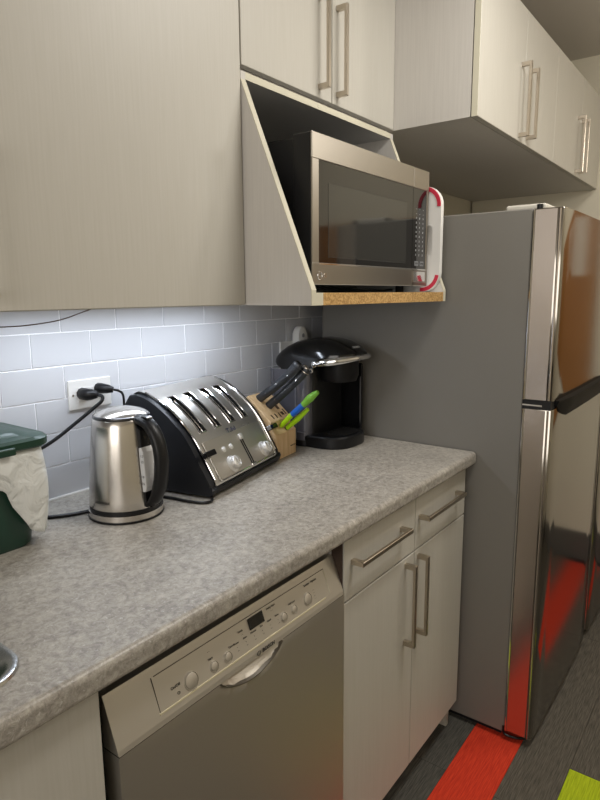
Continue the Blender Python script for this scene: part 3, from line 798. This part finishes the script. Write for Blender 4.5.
def knife(label, p0, p1, kind):
    k = thing('kitchen_knife' if kind != 'shears' else 'kitchen_shears', label, 'knife' if kind != 'shears' else 'scissors', p0)
    p0 = Vector(p0); d = (Vector(p1)-p0); L = d.length; d.normalize()
    side = Vector((1,0,0)); up = side.cross(d).normalized()
    P = lambda a, b: tuple(d*a + up*b)
    if kind == 'black':
        bm = B(); tube(bm, [P(0,0), P(.02,.001), P(L*.4,.003), P(L*.75,.000), P(L*.95,-.004), P(L,-.007)], [.0125,.0130,.0125,.0140,.0155,.0095], 12, 4, rx=[.0085,.0090,.0095,.0095,.0095,.0065], upv=tuple(up))
        obj('handle', bm, mat('charcoal_handle', rgb(38,41,46), .35), k, smooth=True)
        bm = B(); bx(bm, -.0010, .0010, -.010, .010, -.04, .004)
        M = Matrix((Vector((1,0,0)), up, d)).transposed().to_4x4(); bmesh.ops.transform(bm, matrix=M, verts=bm.verts[:]); obj('blade', bm, CHR, k)
        bm = B()
        for q in (.25, .5, .75):
            b2 = B(); lathe(b2, [(0,-.0092),(.0022,-.0092),(.0022,.0092),(0,.0092)], 0, 0, 10)
            M = Matrix.Translation(d*L*q+up*.002) @ Matrix.Rotation(PI/2, 4, 'Y'); bmesh.ops.transform(b2, matrix=M, verts=b2.verts[:]); join(bm, b2)
        obj('rivet', bm, CHR, k)
        bm = B(); tube(bm, [P(L*.93,-.003), P(L*1.005,-.0075)], [.0158,.010], 12, rx=[.0100,.0070], upv=tuple(up)); obj('end_cap', bm, NICK if 'steel end' in label else BLK, k, smooth=True)
    return k
base1 = on_kb(-.378, .062, .002); base2 = on_kb(-.352, .050, .002)
kn = .155
knife('black handled kitchen knife in the block, the farther one nearer the wall', (-.396,-.129,1.073), (-.390,-.2846,1.1870), 'black')
knife('black handled kitchen knife in the block, the nearer one with a steel end', (-.3785,-.1516,1.0516), (-.3700,-.2974,1.1740), 'black')
# lime and blue handled tools in the front step
T1 = [(-0.37, -0.1949, 0.9969), (-0.37, -0.2397, 1.0393), (-0.37, -0.2793, 1.0712), (-0.37, -0.3312, 1.1132)]
T2 = [(-0.355, -0.2091, 0.993), (-0.355, -0.2499, 1.0262), (-0.355, -0.2858, 1.058)]
def lime_tool(name, label, cat, parts, neck):
    k = thing(name, label, cat, parts[0][0][0])
    o0 = Vector(parts[0][0][0])
    for (pts, r, m, nm) in parts:
        bm = B(); tube(bm, [tuple(Vector(p)-o0) for p in pts], r, 12, 4, rx=[q*.75 for q in r]); obj(nm, bm, m, k, smooth=True)
    bm = B(); tube(bm, [tuple(Vector(p)-o0) for p in neck], [.004,.007,.006], 10, 3); obj('pivot', bm, GLB, k, smooth=True)
lime_tool('peeler', 'upper tool in the block with lime, blue and green handle', 'utensil', [
    ([T1[0], tuple((Vector(T1[0])+Vector(T1[1]))/2), T1[1]], [.0065,.0080,.0080], LIME, 'handle_neck'),
    ([T1[1], tuple((Vector(T1[1])+Vector(T1[2]))/2), T1[2]], [.0082,.0088,.0090], BLUE, 'handle_grip'),
    ([T1[2], tuple((Vector(T1[2])+Vector(T1[3]))/2+Vector((0,0,.002))), T1[3]], [.0090,.0120,.0060], OLV, 'handle_end')],
    [tuple(Vector(T1[0])+Vector((-.004,.030,-.026))), tuple(Vector(T1[0])+Vector((-.002,.015,-.012))), T1[0]])
lime_tool('paring_knife', 'lower tool in the block with a short plain lime handle', 'knife', [
    (T2, [.0070,.0085,.0060], LIME, 'handle')],
    [tuple(Vector(T2[0])+Vector((0,.022,-.020))), tuple(Vector(T2[0])+Vector((0,.010,-.008))), T2[0]])

# ------------------------------------------------------------------ coffee maker
cm = thing('coffee_maker', 'glossy black single-cup coffee maker against the fridge side', 'coffee maker', (-.145, -.17, .91))
def superring(cx_, cy_, hw, hy, z, n=36, e=3.2):
    o = []
    for k in range(n):
        a = 2*PI*k/n; c, s = math.cos(a), math.sin(a)
        o.append((cx_+hw*math.copysign(abs(c)**(2/e), c), cy_+hy*math.copysign(abs(s)**(2/e), s), z))
    return o
KC = -.135
# rear column
bm = B(); loft(bm, [superring(KC, -.135, .088, .080, z) for z in (.912, .96, 1.05, 1.135, 1.16)]); at(cm, obj('rear_column', bm, GLB, cm, smooth=True))
# water tank on the left
bm = B(); loft(bm, [superring(-.210, -.125, .040, .078, z, e=4) for z in (.930, .95, 1.05, 1.15)]); wt = at(cm, obj('water_tank', bm, SMK, cm, smooth=True, label='smoked clear water tank'))
bm = B(); loft(bm, [superring(-.210, -.125, .0415, .0795, z, e=4) for z in (.912, .931)] ); at(cm, obj('tank_foot', bm, BLK, cm, smooth=True))
bm = B(); bx(bm, -.2515, -.2495, -.165, -.160, .935, 1.145); bx(bm, -.2515, -.2495, -.075, -.072, .935, 1.145); bx(bm, -.2515,-.2495,-.20,-.05,.955,.958); obj('tank_rib', bm, mat('tank_rib', rgb(110,110,116), .2), wt)
# base with drip tray
KB = -.143
bm = B(); rings = [superring(KB, -.190, .097, .128, .911, e=3), superring(KB, -.190, .100, .131, .915, e=3), superring(KB, -.190, .100, .131, .944, e=3), superring(KB, -.190, .096, .127, .948, e=3)]
loft(bm, rings); at(cm, obj('drip_base', bm, BLK, cm, smooth=True))
bm = B(); bx(bm, -.062, -.048, -.285, -.10, .945, 1.16, .005, 2); at(cm, obj('side_wall', bm, GLB, cm))
bm = B()
for k in range(9):
    y = -.245-.008*k+.012; w_ = math.sqrt(max(0, 1-((y+.265)/.05)**2))*.055
    if w_ > .01: bx(bm, KC-w_, KC+w_, y-.0015, y+.0015, .948, .9505)
at(cm, obj('drip_grate', bm, MBK, cm))
# brew head hanging forward
bm = B(); loft(bm, [superring(KC, -.245, .060, .062, 1.175, e=2.4), superring(KC, -.245, .060, .062, 1.13, e=2.4), superring(KC, -.245, .052, .055, 1.112, e=2.4)]); at(cm, obj('brew_head', bm, BLK, cm, smooth=True))
bm = B(); loft(bm, [superring(KC, -.195, .086, .02, 1.16), superring(KC, -.195, .086, .02, .943)]); at(cm, obj('cavity_back', bm, BLK, cm, smooth=True))
# lid shell lofted from back to front
def lid_section(y, zb, zt, hw, n=22):
    o = [(KC_-hw*.96, y, zb), ]
    for k in range(n+1):
        a = PI-PI*k/n; c, s = math.cos(a), math.sin(a)
        o.append((KC_+hw*math.copysign(abs(c)**.62, c), y, zb+(zt-zb)*max(.04, s**.72)))
    o.append((KC_+hw*.96, y, zb))
    return o
KC_ = -.145
secs = [(-.060,1.172,1.184,.070),(-.066,1.166,1.196,.082),(-.078,1.158,1.210,.090),(-.100,1.148,1.224,.098),(-.13,1.140,1.237,.105),(-.17,1.139,1.245,.105),(-.205,1.146,1.248,.103),(-.235,1.160,1.246,.099),(-.265,1.176,1.240,.091),(-.295,1.186,1.229,.079),(-.318,1.192,1.217,.062),(-.334,1.197,1.207,.036)]
bm = B(); loft(bm, [lid_section(*s) for s in secs]); lidk = at(cm, obj('lid_shell', bm, GLB, cm, smooth=True))
# chrome lift handle wrapping around the front
bm = B(); pts = []
for k in range(25):
    t = k/24; a = PI+PI*t
    pts.append((KC_+.1065*math.cos(a), -.235+.112*math.sin(a), 1.172+.020*math.sin(PI*t)))
tube(bm, pts, [.007,.0115,.0105,.008,.008,.008,.0105,.0115,.007], 12, 2, rx=.0050, upv=(0,0,1)); hd = obj('lift_handle', bm, CHR, lidk, smooth=True, label='chrome lift handle')
for (yy, zz, rr) in ((-.235, 1.172, .010), (-.224, 1.152, .0075)):
    b2 = B(); lathe(b2, [(0,-.004),(rr,-.004),(rr,.003),(rr*.7,.005),(0,.005)], 0, 0, 20)
    bmesh.ops.transform(b2, matrix=Matrix.Translation((KC_-.107, yy, zz)) @ Matrix.Rotation(-PI/2, 4, 'Y'), verts=b2.verts[:])
    obj('pivot_cap', b2, CHR, lidk, smooth=True)
bm = text_bm('KEURIG', .011, .0004)
bmesh.ops.transform(bm, matrix=Matrix.Translation((KC_, -.316, 1.2205)) @ Matrix.Rotation(math.radians(35), 4, 'X'), verts=bm.verts[:])
obj('lettering', bm, TXW, lidk)

# ------------------------------------------------------------------ outlets, plugs, cords
def outlet(x0, x1, z0, z1, label):
    o = thing('outlet_plate', label, 'outlet', ((x0+x1)/2, 0, (z0+z1)/2))
    bm = B(); bx(bm, x0, x1, -.0065, -.0008, z0, z1, .002, 2); p = at(o, obj('cover_plate', bm, WHT, o))
    xm, zm = (x0+x1)/2, (z0+z1)/2
    bm = B(); bx(bm, xm-.034, xm+.034, -.0078, -.005, zm-.0165, zm+.0165, .0006); r = obj('receptacle', bm, WHT, p)
    bm = B()
    for s in (-1, 1):
        c = xm+s*.0195
        bx(bm, c-.005, c+.003, -.0081, -.007, zm+.0045, zm+.0060); bx(bm, c-.005, c+.003, -.0081, -.007, zm-.0060, zm-.0045); bx(bm, c+.006, c+.0095, -.0081, -.007, zm-.002, zm+.002)
    obj('contact_slot', bm, MBK, r)
    bm = B()
    for s in (-1, 1):
        b2 = B(); lathe(b2, [(0,0),(.0028,0),(.0028,.001),(0,.001)], 0, 0, 12)
        bmesh.ops.transform(b2, matrix=Matrix.Translation((xm+s*.048, -.0064, zm)) @ Matrix.Rotation(PI/2, 4, 'X'), verts=b2.verts[:]); join(bm, b2)
    obj('screw', bm, NICK, p)
outlet(-.9275, -.809, 1.1125, 1.1835, 'white horizontal outlet plate behind the kettle with two black plugs in it')
outlet(-.1265, -.010, 1.152, 1.222, 'white outlet plate behind the coffee maker, mostly hidden')
# plug-in device
pd = thing('plug_in_night_light', 'small white rounded plug-in device on the tiles above the coffee maker', 'night light', (-.030, 0, 1.235))
bm = B(); o1 = []
for cz_, a0 in ((1.247, 0), (1.205, 180)):
    for k in range(13): a = math.radians(a0+k*15); o1.append((-.037+.024*math.cos(a), cz_+.024*math.sin(a)))
prism(bm, o1, -.036, -.0082, 'y', .005, 3); at(pd, obj('device_body', bm, WHT, pd, smooth=True))
bm = B(); lathe(bm, [(0,0),(.007,0),(.007,.0015),(0,.002)], 0, 0, 16)
bmesh.ops.transform(bm, matrix=Matrix.Translation((-.037, -.0357, 1.240)) @ Matrix.Rotation(PI/2, 4, 'X'), verts=bm.verts[:]); at(pd, obj('light_sensor', bm, mat('grey_lens', rgb(150,150,150), .3), pd))

def plug_cord(label, plug_pts, plug_r, cord_pts, r=.0032):
    t = thing('power_cord', label, 'cord', plug_pts[0]); o0 = Vector(plug_pts[0])
    bm = B(); tube(bm, [tuple(Vector(p)-o0) for p in plug_pts], plug_r, 10, 3); obj('plug', bm, BLK, t, smooth=True)
    bm = B(); tube(bm, [tuple(Vector(p)-o0) for p in cord_pts], r, 8, 6); obj('cable', bm, BLK, t, smooth=True)
plug_cord('thick black power cord running from the left socket down behind the green bin',
    [(-.893,-.009,1.150),(-.893,-.026,1.150),(-.886,-.038,1.150),(-.878,-.048,1.149)], [.0150,.0150,.0130,.0080],
    [(-.880,-.046,1.149),(-.873,-.058,1.146),(-.877,-.061,1.135),(-.894,-.058,1.1228),(-.944,-.052,1.092),(-1.0096,-.050,1.058),(-1.10,-.035,1.02),(-1.16,-.02,.965),(-1.14,-.03,.918),(-1.10,-.075,.9145),(-1.063,-.112,.9145),(-1.027,-.136,.9145),(-1.0,-.147,.9145),(-.965,-.158,.9145)], .0042)
plug_cord('black power cord from the right socket bending down behind the kettle',
    [(-.848,-.009,1.158),(-.846,-.020,1.158),(-.838,-.034,1.1565),(-.829,-.043,1.154)], [.0130,.0130,.0110,.0070],
    [(-.832,-.041,1.155),(-.8182,-.050,1.1505),(-.8085,-.051,1.1405),(-.8055,-.050,1.115),(-.806,-.048,1.03),(-.812,-.045,.93),(-.83,-.05,.9145),(-.84,-.10,.9145)], .0030)
bm = B(); tube(bm, [(-.872,-.185,.9140),(-.835,-.20,.9140),(-.822,-.235,.9140),(-.818,-.270,.9140),(-.806,-.312,.9140),(-.785,-.322,.9140),(-.762,-.300,.9140),(-.75,-.27,.914)], .0034, 8, 6)
bmesh.ops.transform(bm, matrix=(Matrix.Translation(to.location) @ Matrix.Rotation(to.rotation_euler.z, 4, 'Z')).inverted(), verts=bm.verts[:])
obj('power_cord', bm, BLK, to, smooth=True)
bm = B(); tube(bm, [(-1.32,-.25,1.3545),(-1.26,-.25,1.334),(-1.2014,-.25,1.3294),(-1.147,-.25,1.3304),(-1.0877,-.25,1.337),(-1.038,-.25,1.3503),(-1.02,-.25,1.3555)], .0011, 6, 6)
tag(obj('loose_wire', bm, mat('brown_wire', rgb(90,72,60), .6)), 'thin brown wire sagging under the left wall cabinet', 'wire')
# under-cabinet strip fixture
us_ = thing('strip_light', 'slim light strip under the left wall cabinet over the tiles', 'light', (-.925, -.15, 1.3565))
bm = B(); bx(bm, -.25, .225, -.022, .022, -.0030, .0, .0005); obj('housing', bm, WHT, us_)

# ------------------------------------------------------------------ compost bin and liner
cbn = thing('compost_bin', 'dark green lidded compost bin at the left edge of the counter', 'bin', (-1.26, -.13, .91))
def rr(x0, x1, y0, y1, r, z, n=6): return rrect(x0, x1, y0, y1, r, z, n)
bm = B(); loft(bm, [rr(-1.372,-1.150,-.207,-.045,.030,.9105), rr(-1.376,-1.145,-.211,-.042,.032,.916), rr(-1.380,-1.136,-.216,-.036,.034,.98), rr(-1.385,-1.127,-.222,-.030,.036,1.105)])
at(cbn, obj('bin_body', bm, GRN, cbn, smooth=True))
bm = B(); loft(bm, [rr(-1.397,-1.112,-.236,-.020,.038,1.104), rr(-1.399,-1.109,-.239,-.018,.04,1.107), rr(-1.399,-1.109,-.239,-.018,.04,1.119), rr(-1.394,-1.114,-.234,-.023,.038,1.124),
   rr(-1.372,-1.136,-.212,-.045,.034,1.1255), rr(-1.366,-1.152,-.206,-.051,.032,1.133), rr(-1.358,-1.160,-.198,-.059,.030,1.1345)])
ld = at(cbn, obj('lid', bm, GRN, cbn, smooth=True))
bm = B(); bx(bm, -1.33, -1.19, -.247, -.236, 1.100, 1.114, .003, 2); obj('lid_latch', bm, GRN, ld)
# liner: plastic bag folded over the rim, hanging with a wavy hem
def bag_mat():
    m = bpy.data.materials.new('thin_white_bag'); m.use_nodes = True; nt = m.node_tree
    b = nt.nodes['Principled BSDF']; b.inputs['Base Color'].default_value = rgb(242,243,240); b.inputs['Roughness'].default_value = .28
    b.inputs['Alpha'].default_value = .92
    tr = nt.nodes.new('ShaderNodeBsdfTranslucent'); tr.inputs[0].default_value = rgb(236,236,232)
    mx = nt.nodes.new('ShaderNodeMixShader'); mx.inputs[0].default_value = .3
    out = nt.nodes['Material Output']; nt.links.new(b.outputs[0], mx.inputs[1]); nt.links.new(tr.outputs[0], mx.inputs[2]); nt.links.new(mx.outputs[0], out.inputs[0])
    tc = nt.nodes.new('ShaderNodeTexCoord'); n = nt.nodes.new('ShaderNodeTexNoise'); n.inputs['Scale'].default_value = 22; n.inputs['Detail'].default_value = 3; n.inputs['Distortion'].default_value = 1.2
    nt.links.new(tc.outputs['Object'], n.inputs['Vector']); bp = nt.nodes.new('ShaderNodeBump'); bp.inputs['Strength'].default_value = 1.0; bp.inputs['Distance'].default_value = .012
    nt.links.new(n.outputs['Fac'], bp.inputs['Height']); nt.links.new(bp.outputs[0], b.inputs['Normal'])
    return m
bm = B(); loop = []
for (xa_, ya_), (xb_, yb_), nn in (((-1.349,-.226),(-1.160,-.226),26), ((-1.124,-.190),(-1.124,-.062),14), ((-1.160,-.026),(-1.349,-.026),12), ((-1.385,-.062),(-1.385,-.190),10)):
    for k in range(nn+1): loop.append((xa_+(xb_-xa_)*k/nn, ya_+(yb_-ya_)*k/nn, 0))
    cc = {26:(-1.160,-.190,-90), 14:(-1.160,-.062,0), 12:(-1.349,-.062,90), 10:(-1.349,-.190,180)}[nn]
    for k in range(1, 8):
        a = math.radians(cc[2]+90*k/8); loop.append((cc[0]+.036*math.cos(a), cc[1]+.036*math.sin(a), 0))
NL = len(loop)
HP = [(-1.42,1.060),(-1.25,1.048),(-1.221,1.040),(-1.207,1.0265),(-1.194,.994),(-1.180,.962),(-1.161,.943),(-1.14,.930),(-1.12,.936),(-1.0,.94)]
def hem(x, y):
    # lowest at the right front corner, rising toward the left along the front
    if y < -.185:
        for (xa_, za_), (xb_, zb_) in zip(HP, HP[1:]):
            if x <= xb_: return za_+(zb_-za_)*(x-xa_)/(xb_-xa_)
    return .938+.5*max(0, y+.185)+.006*math.sin(y*70) if x > -1.2 else 1.03
G = []
for r_ in range(15):
    t = r_/14; row = []
    for i, (x, y, _) in enumerate(loop):
        hz = hem(x, y); z = 1.106+(hz-1.106)*t
        cxm, cym = -1.26, -.126; d = Vector((x-cxm, y-cym, 0)); 
        bulge = .004+.010*math.sin(PI*min(1, t*1.05))+.004*math.sin(i*1.3+t*3)*t
        d.normalize()
        G_ = bm.verts.new((x+d.x*bulge-(1-t)*0, y+d.y*bulge, z)); row.append(G_)
    G.append(row)
for a, b in zip(G, G[1:]):
    for i in range(NL): bm.faces.new((a[i], a[(i+1)%NL], b[(i+1)%NL], b[i]))
bl = obj('bin_liner', bm, bag_mat(), smooth=True); tag(bl, 'white plastic bag liner folded over the rim of the green compost bin', 'bag')
sm = bl.modifiers.new('thickness', 'SOLIDIFY'); sm.thickness = .0006

# ------------------------------------------------------------------ seen only in reflections
nb = thing('notice_board', 'brown wood-faced board on the end wall, seen mirrored in the fridge door', 'board', (X1-.022, -1.5, .87))
bm = B(); bx(bm, X1-.022, X1-.002, -2.0, -1.06, .87, 1.80, .003); at(nb, obj('board_panel', bm, CORK, nb))
bm = B(); bx(bm, X1-.0235, X1-.0223, -1.23, -1.15, 1.46, 1.74); tag(obj('paper_notice', bm, PAPER), 'white paper notice pinned on the brown board, seen mirrored in the fridge door', 'paper')

# ------------------------------------------------------------------ groups of repeated things
GRP = {'wall_cabinet': 'greige wall cabinets', 'refrigerator': 'refrigerators side by side', 'kitchen_knife': 'black handled knives in the block',
       'outlet_plate': 'outlet plates on the tiles', 'power_cord': 'black power cords at the left outlet', 'base_cabinet': 'greige base cabinets'}
for o in list(bpy.data.objects):
    if o.parent is None and 'category' in o:
        g = GRP.get(o.name.split('.')[0])
        if g: o['group'] = g
